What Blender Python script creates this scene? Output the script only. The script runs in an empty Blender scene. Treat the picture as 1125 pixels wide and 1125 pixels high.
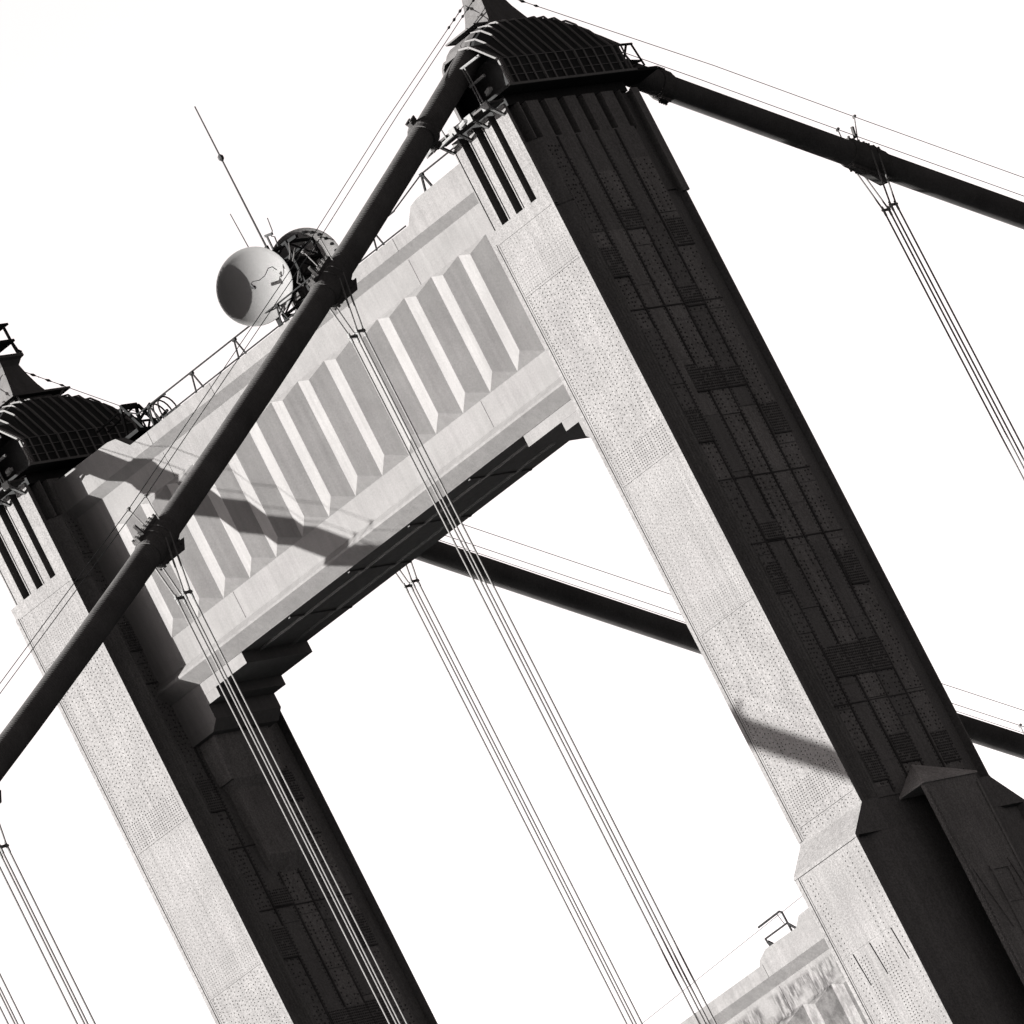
import bpy, math, random
from mathutils import Vector, Matrix
random.seed(7)
SC = bpy.context.scene
COL = SC.collection
ZT = 225.0            # tower heights below are counted from the top of the leg shafts, 225 m above the water
R = math.radians
ALB = 0.46            # the red-orange paint is dark in this black and white rendering

# ------------------------------------------------------------------ materials
def nt(name):
    m = bpy.data.materials.new(name); m.use_nodes = True
    n = m.node_tree.nodes; l = m.node_tree.links
    return m, n, l, n['Principled BSDF']

def painted_steel(name, base, rough=0.55, vary=0.16, streak=0.12, bump=0.25, stains=0.0, wrap=False, spec=0.0, chips=0.0, grain=None):
    """weathered bridge paint: large blotches, rain streaks running down, fine orange-peel bump"""
    m, n, l, b = nt(name)
    tc = n.new('ShaderNodeTexCoord')
    big = n.new('ShaderNodeTexNoise'); big.inputs['Scale'].default_value = 0.55; big.inputs['Detail'].default_value = 7; big.inputs['Roughness'].default_value = 0.65
    l.new(tc.outputs['Object'], big.inputs['Vector'])
    mp = n.new('ShaderNodeMapping'); mp.inputs['Scale'].default_value = (5.5, 5.5, 0.22)
    l.new(tc.outputs['Object'], mp.inputs['Vector'])
    st = n.new('ShaderNodeTexNoise'); st.inputs['Scale'].default_value = 1.0; st.inputs['Detail'].default_value = 5
    l.new(mp.outputs['Vector'], st.inputs['Vector'])
    fine = n.new('ShaderNodeTexNoise'); fine.inputs['Scale'].default_value = 15; fine.inputs['Detail'].default_value = 4
    l.new(tc.outputs['Object'], fine.inputs['Vector'])
    def rng(node, lo, hi, a=0.3, z=0.7):
        r = n.new('ShaderNodeMapRange'); r.inputs['From Min'].default_value = a; r.inputs['From Max'].default_value = z
        r.inputs['To Min'].default_value = lo; r.inputs['To Max'].default_value = hi
        l.new(node.outputs['Fac'], r.inputs['Value']); return r.outputs['Result']
    def mul(a, c):
        x = n.new('ShaderNodeMath'); x.operation = 'MULTIPLY'; l.new(a, x.inputs[0]); l.new(c, x.inputs[1]); return x.outputs[0]
    f = mul(mul(rng(big, 1 - vary, 1 + vary), rng(st, 1 - streak, 1 + streak)), rng(fine, 1 - (grain or vary * 0.8), 1 + (grain or vary * 0.8)))
    if stains > 0:
        def noise(scale, vec, detail, rough):
            mp_ = n.new('ShaderNodeMapping'); mp_.inputs['Scale'].default_value = vec; l.new(tc.outputs['Object'], mp_.inputs['Vector'])
            q = n.new('ShaderNodeTexNoise'); q.inputs['Scale'].default_value = scale; q.inputs['Detail'].default_value = detail; q.inputs['Roughness'].default_value = rough
            l.new(mp_.outputs['Vector'], q.inputs['Vector']); return q
        def mx_(a_, c_):
            q = n.new('ShaderNodeMath'); q.operation = 'MAXIMUM'; l.new(a_, q.inputs[0]); l.new(c_, q.inputs[1]); return q.outputs[0]
        sep = n.new('ShaderNodeSeparateXYZ'); l.new(tc.outputs['Object'], sep.inputs['Vector'])
        def zramp(z0, z1, lo, hi):
            q = n.new('ShaderNodeMapRange'); q.inputs['From Min'].default_value = ZT + z0; q.inputs['From Max'].default_value = ZT + z1
            q.inputs['To Min'].default_value = lo; q.inputs['To Max'].default_value = hi; l.new(sep.outputs['Z'], q.inputs['Value']); return q.outputs['Result']
        drip = rng(noise(1.0, (7.5, 7.5, 1.5), 6, 0.6), 1 - stains, 1.05, 0.42, 0.60)          # short rain runs on the rail under the coping
        wide = rng(noise(1.0, (1.1, 1.1, 0.9), 4, 0.5), 0.0, 1.0, 0.42, 0.62)
        f = mul(f, mx_(mx_(mx_(drip, wide), zramp(-32.15, -31.8, 0, 1)), zramp(-32.75, -32.95, 0, 1)))
        grime = rng(noise(1.5, (1.6, 1.6, 0.9), 9, 0.72), 1 - stains * 0.7, 1.03, 0.42, 0.60)    # blotchy grime lower down
        f = mul(f, mx_(grime, zramp(-33.0, -32.7, 0, 1)))
    if chips > 0:      # touched-up and flaked spots
        cn = n.new('ShaderNodeTexNoise'); cn.inputs['Scale'].default_value = 3.4; cn.inputs['Detail'].default_value = 8; cn.inputs['Roughness'].default_value = 0.75
        l.new(tc.outputs['Object'], cn.inputs['Vector'])
        f = mul(f, rng(cn, 1.0, 1 + chips, 0.62, 0.66)); f = mul(f, rng(cn, 1 - chips * 1.4, 1.0, 0.30, 0.38))
    mx = n.new('ShaderNodeMix'); mx.data_type = 'RGBA'; mx.blend_type = 'MULTIPLY'; mx.inputs['Factor'].default_value = 1.0
    mx.inputs['A'].default_value = (*[c * ALB for c in base], 1)
    cb = n.new('ShaderNodeCombineColor')
    for k in ('Red', 'Green', 'Blue'): l.new(f, cb.inputs[k])
    l.new(cb.outputs['Color'], mx.inputs['B'])
    l.new(mx.outputs['Result'], b.inputs['Base Color'])
    b.inputs['Roughness'].default_value = rough
    b.inputs['Specular IOR Level'].default_value = spec
    bp = n.new('ShaderNodeBump'); bp.inputs['Strength'].default_value = bump; bp.inputs['Distance'].default_value = 0.02
    if wrap:   # the wire wrapping of a main cable: fine rings round it
        w = n.new('ShaderNodeTexWave'); w.wave_type = 'BANDS'; w.bands_direction = 'Y'
        w.inputs['Scale'].default_value = 3.2; w.inputs['Distortion'].default_value = 2.2; w.inputs['Detail'].default_value = 3; w.inputs['Detail Scale'].default_value = 2.5
        l.new(tc.outputs['Object'], w.inputs['Vector'])
        l.new(w.outputs['Fac'], bp.inputs['Height'])
    else:
        l.new(fine.outputs['Fac'], bp.inputs['Height'])
    l.new(bp.outputs['Normal'], b.inputs['Normal'])
    return m

PB = (0.0560, 0.0538, 0.0529)
M = {}
M['leg'] = painted_steel('riveted_steel_paint', (0.0590, 0.0566, 0.0557), 0.55, 0.10, 0.10, 0.4, chips=0.14, grain=0.26)
M['strut'] = painted_steel('strut_paint', PB, 0.55, 0.10, 0.08, 0.2)
M['stained'] = painted_steel('stained_strut_paint', PB, 0.6, 0.12, 0.1, 0.2, stains=0.6)
M['cap'] = painted_steel('cap_paint', (0.036, 0.0345, 0.034), 0.5, 0.15, 0.1, 0.2)
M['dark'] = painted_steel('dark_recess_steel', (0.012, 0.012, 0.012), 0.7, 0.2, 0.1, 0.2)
M['cable'] = painted_steel('wrapped_cable_paint', (0.030, 0.0288, 0.0283), 0.6, 0.25, 0.05, 0.3, wrap=True)
M['band'] = painted_steel('cast_band_paint', (0.028, 0.0268, 0.0263), 0.5, 0.25, 0.1, 0.4)
M['rope'] = painted_steel('rope_paint', (0.058, 0.056, 0.055), 0.5, 0.1, 0.0, 0.2)
M['rail'] = painted_steel('railing_paint', (0.009, 0.009, 0.009), 0.55, 0.15, 0.0, 0.2)
M['pale'] = painted_steel('platform_paint', (0.070, 0.069, 0.068), 0.5, 0.15, 0.0, 0.2)
M['plate'] = painted_steel('newer_plate_paint', (0.074, 0.0705, 0.069), 0.55, 0.16, 0.14, 0.4, grain=0.30)
M['sky_lit'] = painted_steel('sky_lit_top_paint', (0.135, 0.128, 0.125), 0.7, 0.25, 0.1, 0.4, grain=0.3)  # paler colour painted in for skylight on the sloping buttress roof
M['rivet'] = painted_steel('shaded_grimy_rivet_paint', (0.026, 0.025, 0.025), 0.6, 0.3, 0.1, 0.2)  # rivet heads darkened in place of their own shade; grime along the seams
M['dish'] = painted_steel('dish_paint', (0.070, 0.0685, 0.0675), 0.45, 0.05, 0.03, 0.05)
M['whip'] = painted_steel('whip_steel', (0.020, 0.020, 0.020), 0.5, 0.1, 0.0, 0.1)

# ------------------------------------------------------------------ mesh builder (tower coordinates)
class MB:
    def __init__(s): s.v = []; s.f = []; s.st = []
    def add(s, vs, fs):
        o = len(s.v); s.st.append((o, len(s.f))); s.v += [tuple(v) for v in vs]; s.f += [tuple(i + o for i in f) for f in fs]; return s
    def box(s, x0, x1, y0, y1, z0, z1):
        vs = [(x, y, z) for z in (z0, z1) for y in (y0, y1) for x in (x0, x1)]
        return s.add(vs, [(0, 2, 3, 1), (4, 5, 7, 6), (0, 1, 5, 4), (2, 6, 7, 3), (0, 4, 6, 2), (1, 3, 7, 5)])
    def prism(s, pts, axis, a, b):
        """polygon pts in the two other axes (in x,y,z order), extruded along axis from a to b"""
        n = len(pts)
        def mk(p, t):
            return {0: (t, p[0], p[1]), 1: (p[0], t, p[1]), 2: (p[0], p[1], t)}[axis]
        vs = [mk(p, a) for p in pts] + [mk(p, b) for p in pts]
        fs = [tuple(range(n)), tuple(range(2 * n - 1, n - 1, -1))]
        fs += [(i, i + n, (i + 1) % n + n, (i + 1) % n) for i in range(n)]
        return s.add(vs, fs)
    def tube(s, path, r, n=8, cap=True):
        P = [Vector(p) for p in path]; rs = r if isinstance(r, (list, tuple)) else [r] * len(P)
        vs = []; up0 = None
        for i, p in enumerate(P):
            d = (P[min(i + 1, len(P) - 1)] - P[max(i - 1, 0)]).normalized()
            up = Vector((1, 0, 0)) if abs(d.x) < 0.9 else Vector((0, 0, 1))
            u = d.cross(up).normalized(); w = d.cross(u)
            vs += [p + (u * math.cos(2 * math.pi * k / n) + w * math.sin(2 * math.pi * k / n)) * rs[i] for k in range(n)]
        fs = [(i * n + k, i * n + (k + 1) % n, (i + 1) * n + (k + 1) % n, (i + 1) * n + k) for i in range(len(P) - 1) for k in range(n)]
        if cap: fs += [tuple(range(n)), tuple(range((len(P) - 1) * n, len(P) * n))]
        return s.add(vs, fs)
    def bar(s, a, b, w, h=None):
        """rectangular bar between two points"""
        h = h or w; a = Vector(a); b = Vector(b); d = (b - a).normalized()
        up = Vector((0, 0, 1)) if abs(d.z) < 0.95 else Vector((0, 1, 0))
        u = d.cross(up).normalized() * (w / 2); v = d.cross(u).normalized() * (h / 2)
        vs = [p + i * u + j * v for p in (a, b) for i, j in ((-1, -1), (1, -1), (1, 1), (-1, 1))]
        return s.add(vs, [(0, 1, 2, 3), (7, 6, 5, 4), (0, 4, 5, 1), (1, 5, 6, 2), (2, 6, 7, 3), (3, 7, 4, 0)])
    def rivet(s, p, ax, r=0.036, h=0.026):
        """low dome standing on a face; ax = outward direction index, sign"""
        k, sg = ax
        def pt(a, b, c):
            q = [0, 0, 0]; o = [i for i in range(3) if i != k]
            q[k] = p[k] + sg * c; q[o[0]] = p[o[0]] + a; q[o[1]] = p[o[1]] + b; return tuple(q)
        n = 6
        vs = [pt(r * math.cos(2 * math.pi * i / n), r * math.sin(2 * math.pi * i / n), -0.004) for i in range(n)]
        vs += [pt(.72 * r * math.cos(2 * math.pi * i / n), .72 * r * math.sin(2 * math.pi * i / n), h * .75) for i in range(n)]
        vs += [pt(0, 0, h)]
        fs = [(i, (i + 1) % n, n + (i + 1) % n, n + i) for i in range(n)] + [(n + i, n + (i + 1) % n, 2 * n) for i in range(n)]
        return s.add(vs, fs)
    def build_each(s, name, mat, parent):
        """every added shape becomes an object of its own"""
        out = []; st = s.st + [(len(s.v), len(s.f))]
        for (v0, f0), (v1, f1) in zip(st[:-1], st[1:]):
            q = MB(); q.add(s.v[v0:v1], [tuple(i - v0 for i in f) for f in s.f[f0:f1]]); out.append(q.build(name, mat, parent))
        return out
    def merge(s, o): return s.add(o.v, o.f)
    def build(s, name, mat, parent=None, smooth=False, dx=0.0):
        org = Vector(parent['_org']) if parent is not None else Vector((0, 0, 0))
        me = bpy.data.meshes.new(name)
        me.from_pydata([(v[0] + dx - org.x, v[1] - org.y, v[2] - org.z) for v in s.v], [], s.f)
        me.validate(); 
        import bmesh
        bm = bmesh.new(); bm.from_mesh(me); bmesh.ops.recalc_face_normals(bm, faces=bm.faces); bm.to_mesh(me); bm.free()
        me.materials.append(M[mat] if isinstance(mat, str) else mat)
        if smooth:
            for p in me.polygons: p.use_smooth = True
            try: me.set_sharp_from_angle(angle=R(40))
            except Exception: pass
        o = bpy.data.objects.new(name, me); COL.objects.link(o)
        o['_org'] = tuple(org)
        if parent is not None:
            o.parent = parent
        return o

def thing(name, label, cat, loc, group=None):
    o = bpy.data.objects.new(name, None); COL.objects.link(o)
    o.location = (loc[0], loc[1], loc[2] + ZT); o.empty_display_size = 0.5
    o['label'] = label; o['category'] = cat; o['_org'] = tuple(loc)
    if group: o['group'] = group
    return o

CX = -13.78                       # centre line of the roadway
LEGX = (-0.10, -27.46)            # leg centre lines
HW, HD = 1.62, 3.79               # half width / half depth of the upper shafts
ZS = -28.45                       # where the shafts step out
CABX = (0.60, -26.83)

# ------------------------------------------------------------------ the tower
tower = thing('bridge_tower', 'tall riveted steel suspension bridge tower, two legs joined by fluted portal struts', 'tower', (CX, 0, -ZT))

def leg_plan(hw, hd, g0, g1, g2, g3, dep):
    """plan of a shaft with a channel near each corner of its two long sides"""
    side = [(-hd, 0), (g0, 0), (g1, dep), (g2, dep), (g3, 0)]
    right = [(hw - d, y) for y, d in side] + [(hw - d, -y) for y, d in reversed(side)]
    left = [(-x, -y) for x, y in right]
    return right + left

def front_rivets(m, x0, x1, z0, z1, y, rnd):
    """rows of rivet heads on a front plate: sparse staggered columns with tight grids above each splice"""
    splices = [z for z in (-3.95, -6.16, -13.98, -20.1, -27.6) if z0 <= z <= z1]
    cols = [x0 + 0.10 + i * (x1 - x0 - 0.2) / 18 for i in range(19)]
    for ci, x in enumerate(cols):
        z = z0 + 0.08 + (0.06 if ci % 2 else 0)
        step = 0.135 if ci in (0, 1, 5, 6, 10, 11, 14, 15) else 0.19
        while z < z1 - 0.05:
            dense = any(0.02 < z - s < 1.05 for s in splices if s < -4)
            if not dense and rnd.random() > 0.13:
                m.rivet((x + rnd.uniform(-.012, .012), y, z), (1, -1), rnd.uniform(.020, .031))
            z += step
    for s in splices:
        if s > -4: continue
        for a, b in ((x0 + .22, x0 + .95), (x0 + 1.12, x0 + 1.98), (x0 + 2.16, x1 - .22)):
            nx = int((b - a) / 0.105)
            for i in range(nx + 1):
                for j in range(10):
                    m.rivet((a + i * (b - a) / nx, y, s + 0.08 + j * 0.105), (1, -1), .026)
    z = z0
    while z < z1:                                                   # edge lines of rivets along both flanges
        m.rivet((x1 - .05, y, z), (1, -1), .024); m.rivet((x0 + .05, y, z), (1, -1), .024); z += .11

def side_details(m, rv, pt, sx, z0, z1, rnd):
    """seam battens, cover plates, rivet lines and dense splice rows on the long face that looks out"""
    seams = (-1.80, -0.68, 0.45, 1.57)
    X = sx + HW
    patches = ((-1.28, -.72, -11.0, -12.05), (-.64, .40, -11.2, -12.05), (.5, 1.5, -11.3, -12.05), (1.7, 2.62, -12.9, -14.1), (-2.6, -1.85, -12.7, -14.0),
               (-2.6, -1.85, -6.0, -7.2), (1.7, 2.62, -5.2, -6.3), (-2.6, -1.85, -18.93, -20.15), (1.7, 2.62, -18.96, -20.3), (-1.7, -.72, -22.5, -23.7), (-.64, .4, -22.5, -23.7), (.5, 1.5, -22.4, -23.7),
               (-1.7, -.72, -17.4, -18.1), (-.6, .4, -26.2, -27.3), (1.7, 2.62, -26.4, -27.6), (-2.6, -1.85, -26.6, -27.8), (.5, 1.5, -7.9, -8.7), (-.62, .4, -4.6, -5.4))
    for k, y in enumerate(seams):
        rv.box(X - .02, X + .05, y - .035, y + .035, z0, z1)
    # cover plates between the seams, each a little different in thickness and length
    edges = (-2.66,) + seams + (2.66,)
    for k, (a, b) in enumerate(zip(edges[:-1], edges[1:])):
        z = z1 - .02 - (k * .77) % 1.9
        while z > z0 + .4:
            L = rnd.choice((1.6, 2.3, 3.1, 4.0)); t = rnd.choice((.006, .016, .030, .045)); zb = max(z - L, z0 + .05)
            (pt if k in (2, 4) or rnd.random() < .2 else m).box(X - .02, X + t, a + .05, b - .05, zb, z - .035)
            if k % 2 == 0 or rnd.random() < .25:                    # riveted columns alternate with smooth ones
                zz = zb + .08
                while zz < z - .1:
                    for yy in (a + .14, a + .36, b - .36, b - .14):
                        if rnd.random() < .72: rv.rivet((X + t, yy + rnd.uniform(-.03, .03), zz + rnd.uniform(-.03, .03)), (0, 1), .040, .034)
                    zz += .17
            else:
                zz = zb + .08
                while zz < z - .1:
                    for yy in (a + .12, b - .12): rv.rivet((X + t, yy, zz), (0, 1), .036, .030)
                    zz += .15
            z = zb
    for (a, b, zt, zb) in patches:
        if zb < z0 or zt > z1: continue
        m.box(X - .02, X + .055, a - .02, b + .02, zb, zt)
        ny = max(3, int((b - a) / .11)); nz = int((zt - zb) / .105)
        for i in range(ny + 1):
            for j in range(nz):
                if rnd.random() < .94: rv.rivet((X + .055, a + .02 + i * (b - a - .04) / ny, zb + .07 + j * .105), (0, 1), .038, .034)
        rv.box(X - .02, X + .085, a - .03, b + .03, zb - .07, zb - .012)
    for zz in (-8.6, -15.6, -18.2, -24.8):
        if z0 < zz < z1: rv.box(X - .02, X + .055, -2.66, 2.66, zz - .022, zz + .022)
    # pale ribs added as light streaks down the splayed strip beside the near corner
    for i in range(5):
        t = i / 4.6; y = -3.12 + .43 * t
        pt.box(sx + HW - .35, sx + HW - .30 + .30 * t + .03, y, y + .025, z0, -4.6 - .9 * i % 2.3)

def make_leg(k):
    cx = LEGX[k]; rnd = random.Random(11 + k); m = MB()
    # lower shaft, upper shaft and the sloping skirt where the shaft steps out towards both spans
    plan = leg_plan(HW, HD, -3.72, -3.68, -3.15, -2.68, .30)  # corner channels are added and deepened to throw the corner strips into shade
    m.prism([(cx + x, y) for x, y in plan], 2, ZS, -3.95)
    d2 = 5.0
    plan2 = leg_plan(HW, d2, -4.88, -4.78, -4.10, -3.5, .25)
    m.prism([(cx + x, y) for x, y in plan2], 2, -226, -29.65)
    for sg in (-1, 1):
        m.prism([(sg * 3.0, ZS + .004), (sg * (HD + .02), ZS + .004), (sg * (HD + .02), ZS - .05), (sg * (d2 + .02), -29.6), (sg * (d2 + .02), -29.66), (sg * 3.0, -29.66)], 0, cx - HW - .012, cx + HW + .012)
    m.box(cx - HW + .05, cx + HW - .05, -3.1, 3.1, -29.7, ZS + .02)
    # thin cornice line at the foot of the skirt and corner flanges with a groove beside them
    m.box(cx - HW - .03, cx + HW + .03, -d2 - .05, -d2 + .1, -29.72, -29.655)
    x0, x1 = cx - HW, cx + HW
    for (ya, za, zb) in ((-HD, ZS + .06, -3.95), (-d2, -80, -29.73)):
        m.box(x0 - .012, x0 + .14, ya - .035, ya + .3, za, zb)
        m.box(x1 - .10, x1 + .010, ya - .025, ya + .05, za, zb)
        m.box(x0 + .15, x0 + .22, ya - .012, ya + .02, za, zb)
    front_rivets(m, x0 + .26, x1 - .02, ZS + .1, -4.0, -HD, rnd)
    # face plates of slightly different thickness so that splices show as edges
    for (a, b, t) in ((-6.10, -4.05, .012), (-20.06, -14.04, .010)):
        m.box(x0 + .24, x1 - .11, -HD - t, -HD + .05, a, b)
    for s in (-6.16, -13.98, -20.1):
        m.box(x0 + .24, x1 - .11, -HD - .022, -HD + .05, s - .03, s + .03)
    # lower front: smooth plate with a few rivet lines and open slots
    for xx in (x0 + .45, x0 + .62, x1 - .95, x1 - .70, x1 - .22):
        z = -30.0
        while z > -46: m.rivet((xx + rnd.uniform(-.02, .02), -d2, z), (1, -1), .030); z -= .20
    for xx in (x0 + .9, x0 + 1.05, x0 + 1.2, x0 + 1.8, x0 + 1.95, x0 + 2.1):
        z = -33.4
        while z > -46: m.rivet((xx, -d2, z), (1, -1), .030); z -= .12
    for xx in (x0 + .75, x0 + 1.62, x1 - .5):
        m.bar((xx, -d2 - .02, -33.1), (xx + .10, -d2 - .015, -34.4), .018, .03)
    m.box(x0 + .2, x1 - .1, -d2 - .012, -d2 + .05, -33.06, -33.0)
    m.box(x0 + .3, x1 - .1, -HD - .03, -HD + .02, ZS + .5, ZS + .54)
    rv = MB(); pt = MB(); side_details(m, rv, pt, cx, ZS + .1, -1.45, rnd)
    # louvred top: dark core, piers between the openings
    m.box(x0, x1 - .30, -HD + .13, -3.2, -4.0, -3.492); m.box(x0, x1 - .30, 3.2, HD - .13, -4.0, -3.492); m.box(x0, x1, -HD, -HD + .13, -4.0, -3.49); m.box(x0, x1, HD - .13, HD, -4.0, -3.49)
    for sg in (-1, 1):
        ya, yb = (-HD, -3.2) if sg < 0 else (3.2, HD)
        for a, b in ((-1.22, -.85), (-.40, -.07), (.38, .73), (1.03, 1.72)):
            if b > 1.1:      # corner pier, notched like the shaft below
                m.box(cx + a, x1, (ya if sg < 0 else yb - .13), (ya + .13 if sg < 0 else yb), -3.49, .1)
                m.box(cx + a, x1 - .30, (ya + .13 if sg < 0 else ya), (yb if sg < 0 else yb - .13), -3.49, .1)
            else: m.box(cx + a, min(cx + b, x1), ya, yb, -3.49, .1)
        for a in (-1.36, -.54, .24):                                # thin fins inside the openings
            m.box(cx + a, cx + a + .045, ya + .06, yb - .1, -3.49, -.1)
    for sg in (-1, 1):
        xa, xb = (x0, cx - 1.12) if sg < 0 else (cx + 1.12, x1)
        if sg < 0: m.box(xa, xb, -3.2, 3.2, -4.0, -1.39)
        else: m.prism([(xa, -3.2), (xb - .30, -3.2), (xb - .30, -3.15), (xb, -2.68), (xb, 2.68), (xb - .30, 3.15), (xb - .30, 3.2), (xa, 3.2)], 2, -4.0, -1.39)
        ys = [-3.2] + [-2.70 + 1.085 * i for i in range(6)] + [3.2]
        prev = -2.95
        for yc in ys[1:-1]:
            m.box(xa, xb, prev, yc - .19, -1.39, .1); prev = yc + .20
        m.box(xa, xb, prev, 2.95, -1.39, .1)
    m.box(x0 + .2, x1 + .02, -HD - .02, -3.5, -4.0, -3.95)
    m.box(x1 - .05, x1 + .05, HD - .25, HD + .14, -4.2, .1)         # outer corner casing
    leg = m.build('tower_leg', 'leg', tower)
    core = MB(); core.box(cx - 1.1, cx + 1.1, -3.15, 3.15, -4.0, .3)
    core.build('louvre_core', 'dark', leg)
    pt.build('cover_plates', 'plate', leg)
    o = rv.build('rivet_heads', 'rivet', leg); o['kind'] = 'stuff'
    # buttress with a pyramid roof on the outer (right leg) / outer (left leg) face
    b = MB(); s = 1 if k == 0 else -1
    X0 = cx + s * (HW - .02); X1 = cx + s * 2.80; yn, yf, ze = -1.62, 1.44, -28.62
    pl = .16
    b.box(min(X1 - s * pl, X1), max(X1 - s * pl, X1), yn, yf, -226, ze)             # outer plate
    b.box(min(X0, X1 - s * (pl + .002)), max(X0, X1 - s * (pl + .002)), yf - pl, yf, -226, ze)        # far side; the near side is left open, a void added to turn it black
    b.box(min(X0, X1 - s * (pl + .002)), max(X0, X1 - s * (pl + .002)), yn, yf - pl - .002, ze - .05, ze - .002)
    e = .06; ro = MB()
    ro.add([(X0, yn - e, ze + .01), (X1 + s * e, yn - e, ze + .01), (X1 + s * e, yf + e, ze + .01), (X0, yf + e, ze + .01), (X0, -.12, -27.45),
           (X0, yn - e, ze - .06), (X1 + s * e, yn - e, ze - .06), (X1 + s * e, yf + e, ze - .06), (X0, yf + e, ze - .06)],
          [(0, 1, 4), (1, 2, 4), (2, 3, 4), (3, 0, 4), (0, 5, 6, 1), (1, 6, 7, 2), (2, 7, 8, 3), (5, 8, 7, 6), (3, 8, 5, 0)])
    fx = X1
    for (a, c, zt, zb) in ((-.45, .75, -32.2, -32.35), (-.40, -.30, -32.35, -38), (.55, .65, -32.35, -38), (-1.5, -1.4, -29, -60), (1.25, 1.35, -29, -60)):
        b.box(min(fx - s * .02, fx + s * .05), max(fx - s * .02, fx + s * .05), a, c, zb, zt)
    for zz in (-33.6, -36.8): b.box(min(fx, fx + s * .03), max(fx, fx + s * .03), -.3, .55, zz - .05, zz + .05)
    b.bar((fx + s * .02, -1.38, -32.0), (fx + s * .02, -.75, -34.6), .05); b.bar((fx + s * .02, .8, -32.0), (fx + s * .02, 1.25, -34.6), .05)
    z = -28.9
    while z > -44:
        b.rivet((fx, yn + .12, z), (0, s), .034); b.rivet((fx, yf - .1, z), (0, s), .034); z -= .16
    bo = b.build('buttress', 'plate', leg); ro.build('buttress_roof', 'sky_lit', leg)
    # stepped bracket under the end of the upper portal strut, on the inner face
    br = MB(); si = -1 if k == 0 else 1; XI = cx + si * (HW - .03)
    def tier(p0, p1, yh0, yh1, zt, zb):
        a = [(XI, -yh0, zt), (XI + si * p0, -yh0, zt), (XI + si * p0, yh0, zt), (XI, yh0, zt)]
        c = [(XI, -yh1, zb), (XI + si * p1, -yh1, zb), (XI + si * p1, yh1, zb), (XI, yh1, zb)]
        br.add(a + c, [(0, 3, 2, 1), (4, 5, 6, 7), (0, 1, 5, 4), (1, 2, 6, 5), (2, 3, 7, 6), (3, 0, 4, 7)])
    tier(.95, .72, 1.55, 1.50, -11.35, -13.15); tier(.72, .5, 1.35, 1.2, -13.15, -13.5)
    tier(.50, .46, 1.2, 1.15, -13.5, -16.25); tier(.46, .0, 1.15, 1.1, -16.25, -16.95)
    br.build('strut_bracket', 'plate', leg)
    return leg
legs = [make_leg(0), make_leg(1)]

# ------------------------------------------------------------------ portal struts
def make_strut(dz, mat, seed):
    rnd = random.Random(seed)
    xa, xb = LEGX[1] + HW - .02, LEGX[0] - HW + .02
    m = MB()
    fr = [(-2.3, -.80), (-2.3, -1.31), (-2.0, -1.67), (-2.0, -8.74), (-2.36, -9.04), (-2.36, -9.13), (-1.92, -9.62)]
    prof = [(y, z + dz) for y, z in fr] + [(-y, z + dz) for y, z in reversed(fr)] + [(2.0, -.80 + dz), (2.0, -1.05 + dz), (-2.0, -1.05 + dz), (-2.0, -.80 + dz)]
    m.prism(prof, 0, xa, xb)
    # pleated panel, ridges standing out from the panel plane
    n, p, xs = 14, 1.513, CX - 7 * 1.513 + .06
    for sg in (-1, 1):
        yv, yr = sg * 2.004, sg * 2.34
        for k in range(n):
            a, c = xs + k * p, xs + (k + 1) * p; r = (a + c) / 2
            vs = [(a, yv, -2.76 + dz), (c, yv, -2.76 + dz), (r, yr, -3.10 + dz), (r, yr, -7.12 + dz), (a, yv, -7.60 + dz), (c, yv, -7.60 + dz)]
            m.add(vs, [(0, 2, 3, 4), (2, 1, 5, 3), (0, 1, 2), (4, 3, 5), (0, 4, 5, 1)])
    # raised parapet blocks at both ends with a sloping shoulder
    for s in (-1, 1):
        X = xb if s > 0 else xa
        q = [(X, -.85), (X - s * 4.15, -.85), (X - s * 3.62, -.26), (X - s * 3.2, -.17), (X, -.12)]
        if dz: q = [(X, -.85), (X - s * 5.2, -.85), (X - s * 5.05, -.62), (X - s * 4.6, -.40), (X - s * 2.95, -.42), (X - s * 2.6, -.10), (X - s * 1.9, -.08), (X, -.06)]
        for ya, yb in ((-2.297, -1.75), (1.75, 2.297)):
            m.prism([(x, z + dz) for x, z in q], 1, ya, yb)
        # stepped corbels
        for i, (off, zt, zb) in enumerate(((4.10, -9.58, -10.08), (2.30, -10.08, -10.46), (1.62, -10.46, -11.05))):
            y = 1.90 - i * .006
            m.box(min(X, X - s * off), max(X, X - s * off), -y, y, zb + dz, zt + dz)
        m.prism([(X, -11.05 + dz), (X - s * 1.62, -11.05 + dz), (X - s * 1.25, -11.4 + dz), (X, -11.4 + dz)], 1, -1.88, 1.88)
    # thin cover strips over the panel joints
    for x in (-6.75, -20.8):
        for ya, yb, z0, z1 in ((-2.312, -2.2, -1.31, -.8), (-2.012, -1.9, -2.76, -1.72), (-2.012, -1.9, -8.7, -7.62)):
            m.box(x, x + .035, ya, yb, z0 + dz, z1 + dz)
    for x in (-10.4, -17.2): m.box(x, x + .03, -2.312, -2.2, -1.31 + dz, -.8 + dz)
    # stiffeners under the soffit
    for y in (-.9, .9): m.box(xa + 4.2, xb - 4.2, y - .06, y + .06, -9.72 + dz, -9.6 + dz)
    for i in range(6): m.box(CX - 8.8 + i * 3.4, CX - 8.7 + i * 3.4, -1.8, 1.8, -9.68 + dz, -9.6 + dz)
    # scupper outlets on the lower lip
    return m.build('portal_strut', mat, tower)
strut_hi = make_strut(0, 'strut', 1)
strut_lo = make_strut(-30.0, 'stained', 2)
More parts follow.
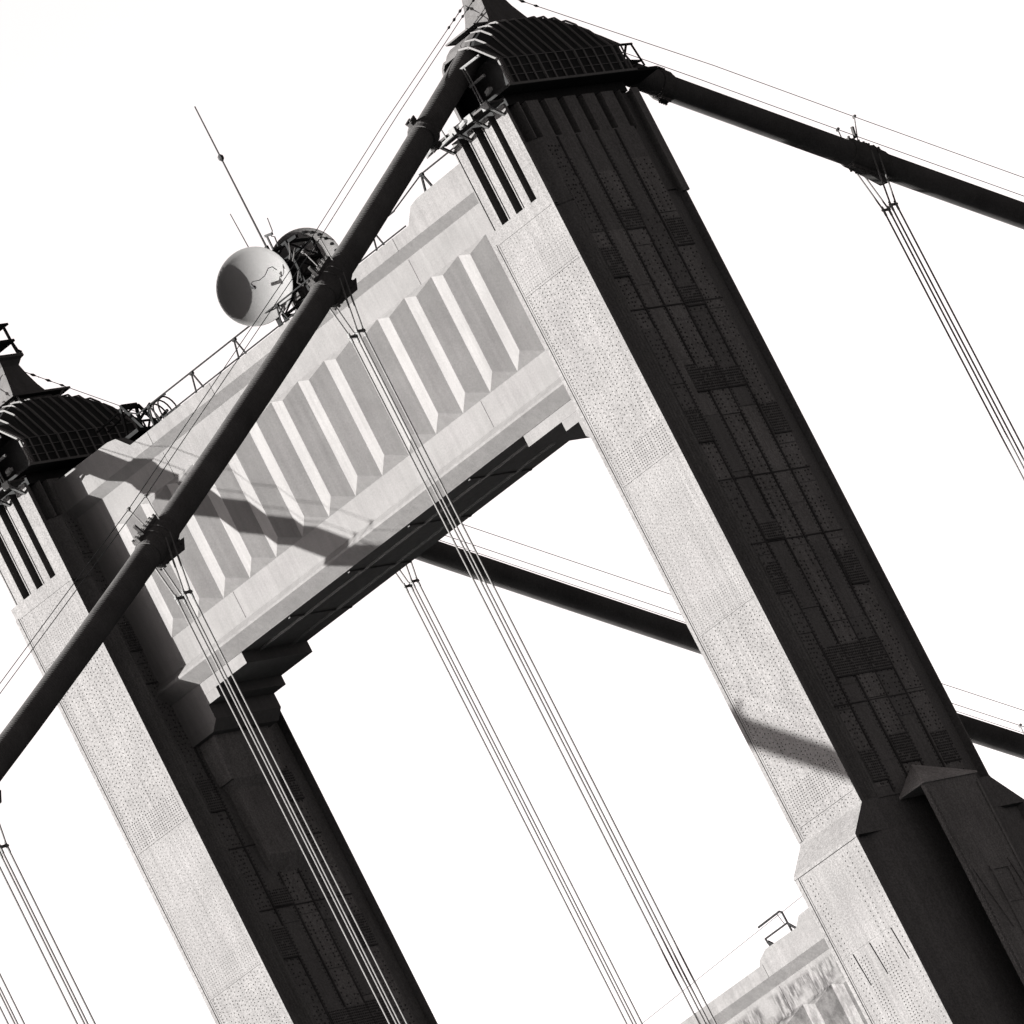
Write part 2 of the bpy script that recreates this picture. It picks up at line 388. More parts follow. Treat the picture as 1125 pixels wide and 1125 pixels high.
strut_lo['label'] = 'lower portal strut with dirty streaked panels'
# ------------------------------------------------------------------ saddle housings and pedestals on top of the legs
def hgt(y):
    y = abs(y)
    pts = ((0, 3.68), (1.2, 3.66), (2.2, 3.48), (2.9, 3.15), (3.3, 2.75), (3.65, 2.5))
    for (a, b), (c, d) in zip(pts[:-1], pts[1:]):
        if y <= c: return b + (d - b) * (y - a) / (c - a)
    return 2.5
def make_cap(k):
    cx = LEGX[k] + .1; m = MB()
    m.box(cx - 1.35, cx + 1.35, -3.3, 3.62, .1, .5)                                   # recessed neck
    m.box(cx - 2.08, cx + 2.08, -1.0, 3.68, .50, .60); m.box(cx - 1.0, cx + 2.08, -3.68, -1.0, .50, .60)                               # ledge
    ys = [-3.3, -3.0, -2.5, -2.0, -1.5, -1.0, -.5, 0, .5, 1.0, 1.5, 2.0, 2.5, 3.0, 3.3]
    def sec(y, off=0.0):
        h = hgt(y); g = 1.0 if y > -1.0 else 1.0 - .62 * min(1.0, (-1.0 - y) / 2.2)     # the hood narrows on the inner side of the near cable entry
        return [(2.0 + off, .6), (2.0 + off, 1.62), (1.42 + off, min(2.95, h - .45)), (1.12 + off * .7, h - .14 + off * .7), (.7, h + off), (-.7 * g, h + off), ((-1.12 - off * .7) * g, h - .14 + off * .7), ((-1.42 - off) * g, min(2.95, h - .45)), ((-2.0 - off) * g, 1.62), ((-2.0 - off) * g, .6)]
    vs = [(cx + x, y, z) for y in ys for x, z in sec(y)]; N = 10
    fs = [(i * N + j, (i + 1) * N + j, (i + 1) * N + j + 1, i * N + j + 1) for i in range(len(ys) - 1) for j in range(N - 1)]
    m.add(vs, fs)
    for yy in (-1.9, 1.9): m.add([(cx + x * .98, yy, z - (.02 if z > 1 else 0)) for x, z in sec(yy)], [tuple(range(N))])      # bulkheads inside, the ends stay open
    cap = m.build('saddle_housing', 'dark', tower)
    # ribs of the cage: along both sides, up the skirt and over the curved roof
    rb = MB()
    for i in range(14):
        y = -3.55 + i * .545
        w = .035 if i % 4 else .075
        s_ = sec(max(-3.3, min(3.3, y)), .05)
        for sg in (1, -1):
            if sg < 0 and y < -1.1: continue
            pp = [(cx + sg * x, y, z) for x, z in s_[:5]]
            for a, b in zip(pp[:-1], pp[1:]): rb.bar(a, b, w, .07)
    for sg in (1, -1):
        for (x, z) in ((2.03, .95), (2.03, 1.3), (2.05, 1.64)): rb.bar((cx + sg * x, -3.6 if sg > 0 else -1.1, z), (cx + sg * x, 3.6, z), .022)
        rb.bar((cx + sg * 2.08, -3.7 if sg > 0 else -1.1, .56), (cx + sg * 2.08, 3.7, .56), .09)
    rb.build('roof_ribs', 'rope', cap)
    # hood edge over each cable entry and the solid crown plate along the ridge
    hd = MB()
    for sg in (-1, 1):
        e = sg * 3.34; s_ = sec(sg * 3.3, .04)
        for (a, b) in zip(s_[1:-2], s_[2:-1]):
            hd.bar((cx + a[0], e, a[1]), (cx + b[0], e, b[1]), .16, .10)
        hd.bar((cx + 2.0, e, .62), (cx + 2.0, e, 1.62), .12); hd.bar((cx + s_[-1][0], e, .62), (cx + s_[-1][0], e, 1.62), .12)
    yy = [y for y in ys]
    vs = [(cx + x, y, hgt(y) + dz) for y in yy for x, dz in ((.95, -.04), (.72, .05), (-.72 * (1 if y > -1 else 1 + .62 * (y + 1) / 2.2), .05), (-.95 * (1 if y > -1 else 1 + .62 * (y + 1) / 2.2), -.04))]
    hd.add(vs, [(i * 4 + j, (i + 1) * 4 + j, (i + 1) * 4 + j + 1, i * 4 + j + 1) for i in range(len(yy) - 1) for j in range(3)])
    hd.build('roof_crown', 'cap', cap)
    # flared pedestal that carries the beacon
    pd = MB()
    st = [(3.6, .74, 1.18), (3.95, .66, 1.0), (4.4, .55, .78), (4.9, .46, .60), (5.35, .40, .48), (5.55, .52, .62), (5.62, .62, .74), (5.74, .62, .74)]
    vs = []
    for z, a, b in st: vs += [(cx - a, -b, z), (cx + a, -b, z), (cx + a, b, z), (cx - a, b, z)]
    fs = [(i * 4 + j, i * 4 + (j + 1) % 4, (i + 1) * 4 + (j + 1) % 4, (i + 1) * 4 + j) for i in range(len(st) - 1) for j in range(4)]
    fs += [(0, 1, 2, 3), tuple(range((len(st) - 1) * 4, len(st) * 4))]
    pd.add(vs, fs)
    if k == 1:
        pd.box(cx - .9, cx + .95, -1.35, 1.95, 3.88, 3.96)
        for y in (-1.1, 1.6): pd.bar((cx + .9, y, 3.9), (cx + .66, y * .6, 3.4), .07)
    else:
        pd.box(cx - .95, cx + .6, -1.9, -1.0, 3.80, 3.86)
        pd.bar((cx - .76, -1.02, 3.95), (cx + .7, -1.0, 4.35), .05)
    pd.build('pedestal', 'cap', tower)
    return cap
caps = [make_cap(0), make_cap(1)]

# ------------------------------------------------------------------ main cables
def cable_z(k, side, y):
    """height of the cable axis; side -1 towards the camera, +1 away from it"""
    if side < 0:
        s = -(y + 4.98); return 1.32 - .612 * s + .00115 * s * s
    s = y - 7.03
    return (.35 - .430 * s + .0003 * s * s) if k == 0 else (-.10 - .445 * s + .0003 * s * s)
def cable_pt(k, y):
    if y < -3.2: return Vector((CABX[k], y, cable_z(k, -1, y)))
    if y > 4.6: return Vector((CABX[k], y, cable_z(k, 1, y)))
    a, b = cable_z(k, -1, -3.2), cable_z(k, 1, 4.6)                    # cable bent over its saddle
    t = (y + 3.2) / 7.8; ma, mb = .59 * 7.8, -.43 * 7.8
    z = (2 * t**3 - 3 * t**2 + 1) * a + (t**3 - 2 * t**2 + t) * ma + (-2 * t**3 + 3 * t**2) * b + (t**3 - t**2) * mb
    return Vector((CABX[k], y, z))
NEAR_BANDS = [-16.4, -31.6, -46.2, -61.4, -76.4]
FAR_BANDS = [(16.0 if k == 0 else 15.7) for k in (0, 1)]

def make_band(parent, k, y, length, r, lug):
    c = cable_pt(k, y); d = (cable_pt(k, y + .5) - cable_pt(k, y - .5)).normalized()
    X = Vector((1, 0, 0)); U = X.cross(d).normalized()
    if U.z < 0: U = -U
    m = MB(); h = length / 2
    m.tube([c - d * h, c - d * (h - .12), c - d * .1, c + d * .1, c + d * (h - .12), c + d * h], [r - .03, r, r + .03, r + .03, r, r - .03], 28)
    for u in (1, -1):                                                # bolt flanges on top and underneath
        m.bar(c + U * u * (r + .05) - d * (h - .05), c + U * u * (r + .05) + d * (h - .05), .30 if lug else .2, .12)
    if lug:
        w = c + X * .0 - U * (r + .1)
        m.add([w - d * h + X * sx for sx in (-.12, .12)] + [w + d * (h + .25) + X * sx for sx in (-.12, .12)] + [w + d * (h - .2) - U * .28 + X * sx for sx in (-.12, .12)],
              [(0, 1, 3, 2), (0, 2, 4), (1, 5, 3), (2, 3, 5, 4), (0, 4, 5, 1)])
        # grooves that carry the suspender ropes over the band
        for o in (-.19, .19):
            pth = [c + d * o + (X * math.cos(a) + U * math.sin(a)) * (r + .035) for a in [math.pi * i / 12 for i in range(13)]]
            m.tube(pth, .034, 6)
    nb = 7 if lug else 4
    for i in range(nb):
        t = -h + .12 + i * (length - .24) / (nb - 1)
        for u in (1, -1):
            for sx in (-.11, .11):
                p = c + d * t + U * u * (r + .10) + X * sx
                m.tube([p, p + U * u * .085], .05, 6)
    if lug:
        p = c + d * (-.55) + U * (r + .1); m.bar(p + X * .25, p + X * .3 + U * .42 - d * .12, .10)
    return m.build('cable_band', 'band', parent)

def make_cable(k, label):
    root = thing('main_cable', label, 'cable', (CABX[k], 0, 2.5))
    ys = [-170 + 4 * i for i in range(41)] + [-8, -6.5, -5, -4, -3.2, -2, -1, 0, 1, 2, 3, 4, 4.6, 5.5, 7, 9] + [12 + 4 * i for i in range(40)]
    m = MB(); m.tube([cable_pt(k, y) for y in ys], .47, 32)
    m.build('cable_strand', 'cable', root, smooth=True)
    for y in NEAR_BANDS: make_band(root, k, y - .3 * k, 1.75, .53, True)
    for i in range(4): make_band(root, k, FAR_BANDS[k] + (15.24 if k == 0 else 15.95) * i, 1.75, .53, True)
    for y in (-7.6, 6.7):
        make_band(root, k, y, .55, .55, False)
    # hand ropes on stanchions above the cable, fixed to the pedestal by turnbuckles
    for side in (-1, 1):
        for sx in (-.46, .46):
            h = MB(); up = 1.55
            p0 = Vector((LEGX[k] + .1 + sx * .8, side * .62, 5.05))
            if side < 0: ys_ = [-9.0] + [y - .3 * k for y in NEAR_BANDS] + [-91.6, -106.8]
            else: ys_ = [9.5] + [FAR_BANDS[k] + (15.24 if k == 0 else 15.95) * i for i in range(8)]
            pth = [p0] + [cable_pt(k, y) + Vector((sx, 0, up)) for y in ys_]
            h.tube(pth, .015, 5)
            d = (pth[1] - pth[0]).normalized()
            for a, b, r in ((.25, .55, .06), (.62, .70, .03), (.95, 1.25, .06), (1.6, 1.85, .055)):
                h.tube([p0 + d * a, p0 + d * (a + b) / 2 if False else p0 + d * ((a + b) / 2), p0 + d * b], [r * .3, r, r * .3], 6)
            h.build('hand_rope', 'whip', root)
            if side > 0 and sx < 0:
                e = MB(); e.tube([q - Vector((0, 0, .35)) for q in pth[1:]], .013, 5); e.build('hand_rope', 'whip', root)
            for y in ys_[1:5]:
                s = MB(); c = cable_pt(k, y)
                top = c + Vector((sx, 0, up))
                s.tube([c + Vector((sx * .6, -.35 * side, .45)), top], .022, 6); s.tube([top + Vector((0, -.07, -.04)), top + Vector((0, .07, .04))], .06, 6)
                s.build('stanchion', 'rope', root)
    return root
cables = [make_cable(0, 'thick main cable crossing in front of the fluted strut and over the right leg'),
          make_cable(1, 'thick main cable seen under the strut behind the legs, running over the left leg')]

# ------------------------------------------------------------------ suspenders
def make_suspender(k, y, label, zbot=-72):
    c = cable_pt(k, y); d = (cable_pt(k, y + .5) - cable_pt(k, y - .5)).normalized()
    root = thing('suspender', label, 'suspender', (c.x, c.y, zbot), 'suspenders hanging from the main cables')
    zc = c.z - 2.05
    for sx in (-1, 1):
        for sy in (-1, 1):
            m = MB()
            a = c + Vector((sx * .55, 0, 0)) + d * (sy * .19)
            b = Vector((c.x + sx * .20, c.y + sy * .165, zc))
            e = Vector((c.x + sx * .20, c.y + sy * .165, zbot))
            m.tube([a, b, e], .035, 8); m.build('rope', 'rope', root, smooth=True)
    m = MB()
    for sx in (-1, 1):
        m.bar((c.x + sx * .20, c.y - .24, zc), (c.x + sx * .20, c.y + .24, zc), .08, .08)
        m.tube([(c.x + sx * .34, c.y, zc), (c.x + sx * .08, c.y, zc)], .035, 6)
        for sy in (-1, 1): m.tube([(c.x + sx * .20, c.y + sy * .165, zc + .14), (c.x + sx * .20, c.y + sy * .165, zc - .24)], .048, 8)
    m.bar((c.x - .20, c.y, zc), (c.x + .20, c.y, zc), .07)
    m.build('clamp', 'pale', root)
    return root
make_suspender(0, NEAR_BANDS[0], 'four suspender ropes crossing the middle of the fluted strut, from the upper cable band')
make_suspender(0, NEAR_BANDS[1], 'four suspender ropes passing the left end of the strut and the left leg')
make_suspender(0, NEAR_BANDS[2], 'group of suspender ropes against the sky beside the lower left leg')
make_suspender(1, NEAR_BANDS[0] - .3, 'suspender ropes just showing in the lower left corner of the photo')
make_suspender(0, FAR_BANDS[0], 'suspender ropes hanging in the sky to the right of the right leg')
make_suspender(1, FAR_BANDS[1], 'suspender ropes hanging from below the strut soffit, in the opening between the legs')

# ------------------------------------------------------------------ railings on the strut
def a_post(m, x, y, z0, z1, w=.05):
    m.bar((x - .22, y, z0), (x - .02, y, z1), w); m.bar((x + .22, y, z0), (x + .02, y, z1), w)
    m.box(x - .08, x + .08, y - .06, y + .06, z1 - .04, z1 + .06)
g = thing('guard_rail', 'thin black guard railing on A-shaped posts along the top of the upper strut', 'railing', (CX, -2.1, -.8))
xs = [-20.28, -17.82, -15.36, -12.9, -10.44, -7.5]
for x in xs:
    m = MB(); a_post(m, x, -2.12, -.79, -.04); m.build('post', 'rail', g)
m = MB(); a_post(m, -4.45, -2.0, -.20, .52, .07); m.build('post', 'rail', g)
m = MB(); m.tube([(-21.0, -2.12, .02), (-7.5, -2.12, .02), (-6.2, -2.1, .05)], .035, 8); m.build_each('top_rail', 'rail', g)
m = MB(); m.tube([(-21.5, -2.0, .42), (-20.9, -2.12, .02)], .03, 8); m.tube([(-4.45, -2.0, .55), (-1.6, -2.0, .57)], .035, 8); m.tube([(-6.3, -2.1, .04), (-4.45, -2.0, .55)], .03, 8); m.build_each('top_rail', 'rail', g)
m = MB(); m.tube([(-19.9, -2.18, -.70), (-6.0, -2.18, -.70)], .03, 6); m.build('toe_rail', 'rail', g)

g2 = thing('service_railing', 'small two-bar frame railing on the lower strut beside the right leg', 'railing', (-5.5, -2.0, -30.8))
m = MB()
m.bar((-4.95, -2.2, -30.42), (-4.97, -2.2, -29.62), .055); m.bar((-6.10, -2.2, -30.42), (-6.16, -2.2, -30.05), .05)
m.bar((-4.96, -2.2, -30.08), (-4.68, -2.2, -30.45), .06); m.bar((-4.97, -2.2, -30.1), (-5.05, -1.6, -30.45), .05); m.bar((-6.13, -2.2, -30.2), (-5.9, -2.2, -30.48), .10)
m.build_each('post', 'rail', g2)
m = MB(); m.tube([(-6.20, -2.2, -29.58), (-5.05, -2.2, -29.55), (-4.97, -2.2, -29.63)], .042, 8); m.tube([(-6.16, -2.2, -30.07), (-4.97, -2.2, -30.06)], .036, 8); m.tube([(-5.2, -2.2, -29.6), (-5.1, -2.2, -30.05)], .014, 6); m.build_each('bar', 'rail', g2)
m = MB(); m.tube([(-14, -2.2, -30.0), (-1.8, -2.2, -29.5)], .012, 5); m.build('safety_line', 'whip', g2)

# hatch ladder frame by the left cap
lf = thing('ladder_frame', 'black braced ladder head frame beside the left leg on the strut end', 'ladder', (-22.9, 0, -.2))
m = MB()
for y in (-.45, .45):
    m.bar((-23.2, y, -.15), (-22.85, y, 1.2), .10); m.bar((-22.2, y, -.15), (-22.75, y, 1.2), .10)
m.bar((-22.8, -.45, 1.2), (-22.8, .45, 1.2), .12, .2); m.bar((-23.15, .45, .05), (-21.6, .45, .32), .09); m.bar((-22.95, .45, .7), (-22.2, .45, .95), .08)
m.build('frame', 'rail', lf)
m = MB(); m.tube([(-24.6, -.1, 1.15), (-22.85, -.1, 1.25)], .05, 8); m.tube([(-24.5, .35, 1.05), (-22.85, .35, 1.2)], .04, 8); m.build_each('handrail', 'rail', lf)
m = MB(); m.box(-23.6, -21.9, -1.3, 1.2, -.24, -.10); m.build('hatch_cover', 'rail', lf)
hp = thing('hoop_ladder', 'small hooped cage of thin bars on the strut next to the ladder frame', 'ladder', (-21.4, 0, -.2))
for i in range(3):
    m = MB(); m.tube([(-21.75 + i * .28, .5, -.4)] + [(-21.75 + i * .28, .5 * math.cos(a), .15 + .55 * math.sin(a)) for a in [math.pi * j / 10 for j in range(11)]] + [(-21.75 + i * .28, -.5, -.4)], .032, 6); m.build('hoop', 'rail', hp)
m = MB(); m.bar((-21.9, .5, .15), (-21.0, .5, .15), .05); m.bar((-21.9, 0, .70), (-21.0, 0, .70), .05); m.box(-21.4, -20.9, -.3, .3, -.75, -.5); m.build_each('stringer', 'rail', hp)

# railing hoops at the far ends of the caps
for k, lab in ((0, 'small bent pipe railing at the cable entry on the right cap'), (1, 'pair of pipe handrails at the far end of the left cap')):
    cx = LEGX[k]; r_ = thing('cap_railing', lab, 'railing', (cx + 1.5, 4, 1.2))
    m = MB()
    m.tube([(cx + 1.5, 3.0, 1.95), (cx + 1.5, 5.1, 1.92)], .05, 8)
    m.tube([(cx + 1.5, 5.05, 1.92), (cx + 1.5, 5.2, 1.0)], .04, 8); m.tube([(cx + 1.5, 4.75, 1.9), (cx + 1.5, 4.1, 1.2)], .045, 8)
    m.tube([(cx + 1.5, 3.15, 1.9), (cx + 1.5, 3.2, 1.55)], .04, 8); m.tube([(cx + 1.5, 4.4, 1.55), (cx + 1.5, 4.6, 1.1)], .04, 8)
    m.build_each('rail', 'rail', r_)
    m = MB(); m.tube([(cx + .9, 5.3, 1.55), (cx + 1.5, 5.15, 1.2), (cx + 1.5, 4.7, 1.15)], .04, 8)
    m.box(cx + .8, cx + 1.9, 3.7, 5.3, .62, .74); m.bar((cx + 1.7, 3.75, .66), (cx + 1.4, 5.0, 1.15), .06); m.build_each('bracket', 'rail', r_)

# ------------------------------------------------------------------ service platforms under the near cable entries
def make_platform(k, label):
    cx = LEGX[k]; rnd = random.Random(5 + k)
    root = thing('service_platform', label, 'platform', (cx, -4.2, 0), 'service platforms at the cable entries')
    m = MB()
    m.box(cx - 1.5, cx + 1.7, -4.55, -3.75, .16, .24)
    m.build('deck', 'band', root)
    m = MB()
    for x in (-1.3, -.35, .55, 1.45):
        m.bar((cx + x, -3.8, -.25), (cx + x, -4.5, .15), .09); m.box(cx + x - .16, cx + x + .16, -4.62, -4.5, .02, .30)
    m.build_each('bracket', 'pale', root)
    m = MB()
    m.tube([(cx - 1.9, -4.5, .08), (cx - 1.2, -4.5, .12)], .09, 8); m.tube([(cx - 1.15, -4.6, .0), (cx - .35, -4.6, .06)], .07, 8)
    m.tube([(cx - 1.1, -4.6, .05), (cx - 1.15, -4.6, .55), (cx - .75, -4.6, .58), (cx - .7, -4.6, .05)], .035, 8)
    m.tube([(cx + .65, -4.5, 1.85), (cx + 2.05, -4.3, 1.9)], .06, 8); m.tube([(cx + 1.1, -4.4, 1.15), (cx + 1.85, -4.3, 1.2)], .06, 8)
    for x in (1.2, 1.32): m.tube([(cx + x, -4.4, .3), (cx + x - .02, -4.42, 1.9)], .028, 8)
    m.build_each('handrail', 'pale', root)
    m = MB()
    for (x, z, w, h) in ((-.95, .55, .34, .2), (-.35, .75, .16, .26), (-.12, .8, .14, .24), (.25, .12, .5, .22), (1.9, .5, .34, .22), (-1.65, .05, .5, .16)):
        m.tube([(cx + x - w / 2, -4.55, z - .05), (cx + x - w / 4, -4.6, z), (cx + x + w / 4, -4.6, z + .05), (cx + x + w / 2, -4.55, z + .03)], [h * .25, h * .5, h * .5, h * .3], 8)
    m.build_each('fitting', 'pale', root)
    return root
make_platform(0, 'cluttered service platform with pale handrails at the top of the right leg')
make_platform(1, 'cluttered service platform with pale handrails at the top of the left leg')

# ------------------------------------------------------------------ beacon on the left pedestal
bc = thing('beacon_lantern', 'open black beacon cage on top of the left pedestal', 'beacon', (LEGX[1] + .1, 0, 5.74))
bx = LEGX[1] + .1
m = MB()
for sx in (-.55, .55):
    for sy in (-.66, .66):
        m.tube([(bx + sx, sy, 5.74), (bx + sx * .93, sy * .93, 5.9), (bx + sx * .88, sy * .88, 6.3), (bx + sx * .86, sy * .86, 6.95)], [.13, .075, .06, .06], 8)
m.build_each('post', 'rail', bc)
m = MB(); m.box(bx - .58, bx + .58, -.70, .70, 6.26, 6.36); m.box(bx - .62, bx + .62, -.74, .74, 6.94, 7.02); m.build_each('plate', 'rail', bc)
m = MB(); m.tube([(bx, 0, 5.74), (bx, 0, 5.95), (bx, 0, 6.0), (bx, 0, 6.12)], [.08, .08, .16, .05], 12); m.tube([(bx - .3, -.3, 5.8), (bx - .3, -.3, 6.2)], .05, 8); m.build_each('lamp', 'rail', bc)

# ------------------------------------------------------------------ dish antennas and whips in the middle of the strut
def make_dish(name, label, c, axis, r, dep, mat):
    root = thing(name, label, 'antenna', c); c = Vector(c); a = Vector(axis).normalized()
    u = a.cross(Vector((0, 0, 1))).normalized(); v = u.cross(a)
    def ring(rad, off, n=48): return [c + a * off + (u * math.cos(2 * math.pi * i / n) + v * math.sin(2 * math.pi * i / n)) * rad for i in range(n)]
    n = 48; m = MB(); prof = []
    for i in range(11): t = i / 10; prof.append((max(.001, r * t), -dep * (1 - t * t)))
    prof += [(r + .03, 0), (r + .03, -.07), (r - .02, -.09)]
    for i in range(9, -1, -1): t = i / 10; prof.append((max(.001, r * t), -dep * (1 - t * t) - .06))
    vs = []
    for rad, off in prof: vs += ring(rad, off)
    fs = [(i * n + j, i * n + (j + 1) % n, (i + 1) * n + (j + 1) % n, (i + 1) * n + j) for i in range(len(prof) - 1) for j in range(n)]
    m.add(vs, fs); refl = m.build('reflector', mat, root, smooth=True)
    return root, c, a, u, v, refl
root, c, a, u, v, rf = make_dish('dish_antenna', 'pale round dish antenna facing out, half in shadow, beside the near cable', (-13.25, -2.35, 1.02), (.42, -.90, -.06), 1.43, .50, 'dish')
m = MB()
u = -u; tip = c + a * .12 - u * .05
m.tube([tip - a * .3, tip], .07, 8); m.bar(tip + v * .1, tip - v * .12 + u * .05, .06); m.bar(tip - u * .08, tip + u * .1 - v * .1, .05)
pth = [tip + v * .12, tip + u * .1 + v * .16, tip + u * .35 + v * .08, tip + u * .6 + v * .12, tip + u * .85 + v * .3, tip + u * 1.0 + v * .28 - a * .05, tip + u * 1.08 + v * .1 - a * .1]
m.tube(pth, .018, 6); m.build('feed_arm', 'whip', root)
m = MB(); m.tube([c - a * .55, c - a * 1.0], .18, 12); m.bar(c - a * 1.0 - v * 1.2, c - a * 1.0 + v * 1.0, .12); m.bar(c - a * .9 - u * .8, c - a * .9 + u * .8, .1); m.bar(c - a * 1.0 - v * 1.2, c - a * .3 - v * 1.25, .1); m.bar(c - a * 1.0 - v * 1.9, c - a * 1.0 - v * 1.1, .14); m.build('mount', 'rail', root)

root, c, a, u, v, rf = make_dish('dish_antenna', 'dark dish antenna with a bolted rim, partly hidden behind the near cable', (-13.15, .9, 1.55), (.60, -.76, -.20), 1.34, .45, 'strut')
m = MB()
for i in range(26):
    if i in (6, 7, 17): continue
    t = 2 * math.pi * i / 26; p = c + (u * math.cos(t) + v * math.sin(t)) * 1.20 - a * .10
    m.tube([p, p + a * .07], .06, 8)
m.build('rim_bolts', 'dark', root)
m = MB(); tip = c + a * .75
for t in (.4, 2.5, 4.6): m.tube([c + (u * math.cos(t) + v * math.sin(t)) * 1.15 - a * .1, tip], .022, 6)
m.tube([tip - a * .12, tip + a * .12], .09, 10); m.build('feed_arm', 'rope', root)
m = MB(); m.tube([c - a * .5, c - a * .95], .2, 12); m.bar(c - a * .95 - v * 1.0, c - a * .95 - v * 2.5, .16); m.build('mount', 'rail', root)

fr = thing('antenna_frame', 'lattice steel frame carrying equipment between the two dishes', 'frame', (-12.6, -.8, -.9))
m = MB(); rnd = random.Random(3)
X0, X1, Y0, Y1, Z0, Z1 = -13.3, -11.7, -1.5, 0.0, -.95, 1.95
for x in (X0, X1):
    for y in (Y0, Y1): m.bar((x, y, Z0), (x, y, Z1), .10)
for z in (-.3, .5, 1.2, 1.9):
    m.bar((X0, Y0, z), (X1, Y0, z), .09); m.bar((X0, Y1, z), (X1, Y1, z), .09); m.bar((X0, Y0, z), (X0, Y1, z), .09); m.bar((X1, Y0, z), (X1, Y1, z), .09)
for z in (-.3, .5, 1.2): m.bar((X0, Y0, z), (X1, Y0, z + .75), .05); m.bar((X1, Y0, z), (X1, Y1, z + .75), .05); m.bar((X1, Y0, z + .7), (X1, Y1, z), .05)
m.bar((-13.7, Y0, 1.98), (-11.2, Y0 + .1, 1.86), .16, .12); m.build('lattice', 'rail', fr)
m = MB(); m.box(-13.1, -11.85, -1.05, -.15, -.85, 1.25); m.box(-13.12, -11.83, -1.08, -.12, 1.25, 1.31); m.box(-12.9, -12.5, -1.08, -1.04, .2, 1.0); m.build('cabinet', 'cap', fr)
m = MB()
for i in range(9):
    x, y, z = rnd.uniform(X0 + .2, X1), rnd.uniform(Y0 - .1, Y0 + .5), rnd.uniform(-.1, 1.6); s = rnd.uniform(.07, .16)
    m.box(x - s, x + s, y - s, y + s, z - s * .8, z + s * .8)
for i in range(6):
    x, z = rnd.uniform(X0 + .3, X1 + .1), rnd.uniform(0, 1.3); m.tube([(x, Y0 - .12, z), (x + rnd.uniform(-.2, .3), Y0 - .2, z + .2), (x + rnd.uniform(0, .5), Y0 - .1, z + rnd.uniform(.3, .6))], .035, 6)
m.build_each('equipment', 'band', fr)

def whip(label, base, top, r0, r1, knob=None, kink=None):
    root = thing('whip_antenna', label, 'antenna', base, 'whip antennas above the dishes')
    m = MB(); b, t = Vector(base), Vector(top)
    pth = [b, b + (t - b) * .5, t]
    if kink: pth = [b, b + (t - b) * .45, b + (t - b) * .5 + Vector((-.12, 0, 0.02)), b + (t - b) * .55 + Vector((-.12, 0, .02)), b + (t - b) * .62, t]
    m.tube(pth, [r0 + (r1 - r0) * i / (len(pth) - 1) for i in range(len(pth))], 6); m.build('rod', 'whip', root)
    m = MB(); m.tube([b, b + (t - b) * .08], r0 * 2.0, 8); 
    if knob: p = b + (t - b) * knob; d = (t - b).normalized(); m.tube([p - d * .14, p - d * .04, p + d * .08, p + d * .16], [.03, .11, .11, .03], 8)
    m.build('ferrule', 'whip', root)
whip('tallest whip antenna with a black knob above the dishes', (-12.97, -1.0, 1.9), (-12.99, -1.0, 8.39), .042, .026, knob=.66)
whip('short thin whip antenna left of the tall one', (-13.68, -1.0, 2.0), (-13.77, -1.0, 4.27), .024, .018)
whip('short whip antenna with a bent stub right of the tall one', (-12.5, -1.0, 1.9), (-12.33, -1.0, 3.25), .028, .02, kink=True)
m_ = thing('bracket_antenna', 'small hooked bracket antenna on the frame between two whips', 'antenna', (-12.75, -1.0, 1.9))
m = MB(); m.bar((-12.75, -1.0, 1.9), (-12.73, -1.0, 2.75), .06); m.build('stem', 'whip', m_)
m = MB(); m.bar((-12.8, -1.0, 2.75), (-12.45, -1.0, 2.66), .09); m.build('hook', 'whip', m_)

# ------------------------------------------------------------------ the bay far below
def water():
    m = bpy.data.materials.new('bay_water'); m.use_nodes = True; n = m.node_tree.nodes; l = m.node_tree.links; b = n['Principled BSDF']
    b.inputs['Base Color'].default_value = (.010, .012, .013, 1); b.inputs['Roughness'].default_value = .25
    t = n.new('ShaderNodeTexNoise'); t.inputs['Scale'].default_value = .12; t.inputs['Detail'].default_value = 8
    tc = n.new('ShaderNodeTexCoord'); l.new(tc.outputs['Object'], t.inputs['Vector'])
    bp = n.new('ShaderNodeBump'); bp.inputs['Strength'].default_value = .6; bp.inputs['Distance'].default_value = 1.0
    l.new(t.outputs['Fac'], bp.inputs['Height']); l.new(bp.outputs['Normal'], b.inputs['Normal'])
    N = 64; me = bpy.data.meshes.new('water'); me.from_pydata([(30000 * math.cos(2 * math.pi * i / N), 30000 * math.sin(2 * math.pi * i / N), 0) for i in range(N)], [], [tuple(range(N))])
    me.materials.append(m); o = bpy.data.objects.new('water', me); COL.objects.link(o); o['kind'] = 'structure'
water()

# top-level meshes and parts were built in tower coordinates: drop the helper property
for o in bpy.data.objects:
    if '_org' in o.keys(): del o['_org']

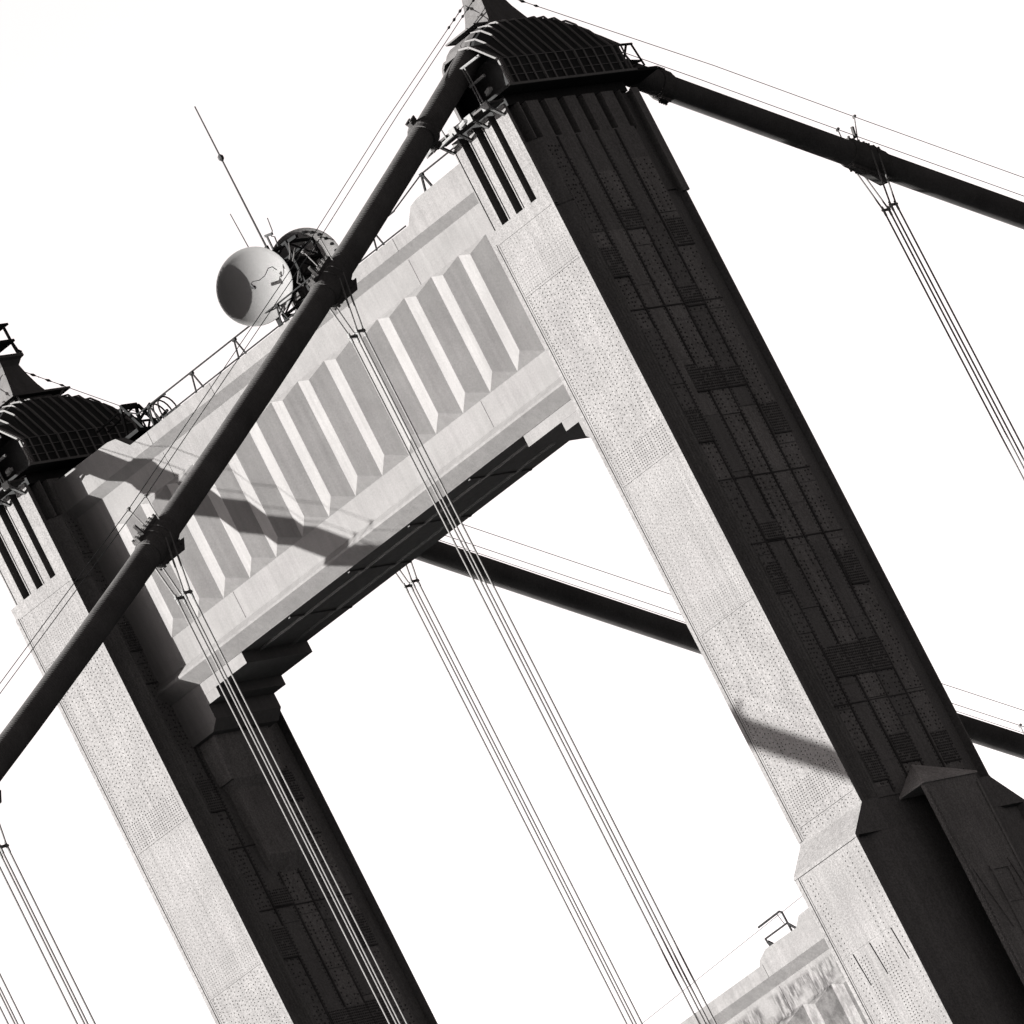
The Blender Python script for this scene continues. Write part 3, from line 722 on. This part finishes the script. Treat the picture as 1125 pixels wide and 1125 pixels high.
# ------------------------------------------------------------------ light
sun_to = Vector((-1.0, -1.15, .36)).normalized()
sd = bpy.data.lights.new('sun', 'SUN'); sd.energy = 5.0; sd.angle = R(0.5); sd.color = (1.0, 1.0, .985)
so = bpy.data.objects.new('sun', sd); COL.objects.link(so)
so.rotation_euler = sun_to.to_track_quat('Z', 'Y').to_euler(); so.location = (0, 0, 400)
w = bpy.data.worlds.new('World'); SC.world = w; w.use_nodes = True
n = w.node_tree.nodes; l = w.node_tree.links; bg = n['Background']
sky = n.new('ShaderNodeTexSky'); sky.sky_type = 'NISHITA'; sky.sun_disc = False
sky.sun_elevation = math.asin(sun_to.z)
sky.sun_rotation = math.atan2(sun_to.x, sun_to.y)
sky.altitude = 0; sky.air_density = 0.35; sky.dust_density = 1.2; sky.ozone_density = 0.6
bw = n.new('ShaderNodeRGBToBW'); l.new(sky.outputs['Color'], bw.inputs['Color'])      # the photograph is black and white
ton = n.new('ShaderNodeMix'); ton.data_type = 'RGBA'; ton.blend_type = 'MULTIPLY'; ton.inputs['Factor'].default_value = 1.0
ton.inputs['B'].default_value = (1.04, .962, .956, 1)                                    # ... printed in a slightly warm tone
l.new(bw.outputs['Val'], ton.inputs['A']); l.new(ton.outputs['Result'], bg.inputs['Color']); bg.inputs['Strength'].default_value = 0.050

# ------------------------------------------------------------------ camera
f = 14000.0
cd = bpy.data.cameras.new('camera'); cd.sensor_width = 36; cd.sensor_height = 36; cd.lens = 36 * f / 1125
cd.clip_start = 1; cd.clip_end = 60000
co = bpy.data.objects.new('camera', cd); COL.objects.link(co); SC.camera = co
CAMC = (259.1634, -357.2503, -122.4233)
CAMR = [[0.6463832, 0.6229609, -0.4405775], [-0.4924595, -0.1004407, -0.8645203], [-0.5828142, 0.7757779, 0.2418599]]
r0, r1, r2 = CAMR
rot = Matrix((r0, [-q for q in r1], [-q for q in r2])).transposed()
co.matrix_world = Matrix.Translation(Vector(CAMC) + Vector((0, 0, ZT))) @ rot.to_4x4()

SC.render.engine = 'CYCLES'
SC.render.resolution_x = 1024; SC.render.resolution_y = 1024
SC.view_settings.view_transform = 'Standard'; SC.view_settings.look = 'None'; SC.view_settings.gamma = 1; SC.view_settings.exposure = 4.3
SC.cycles.max_bounces = 5
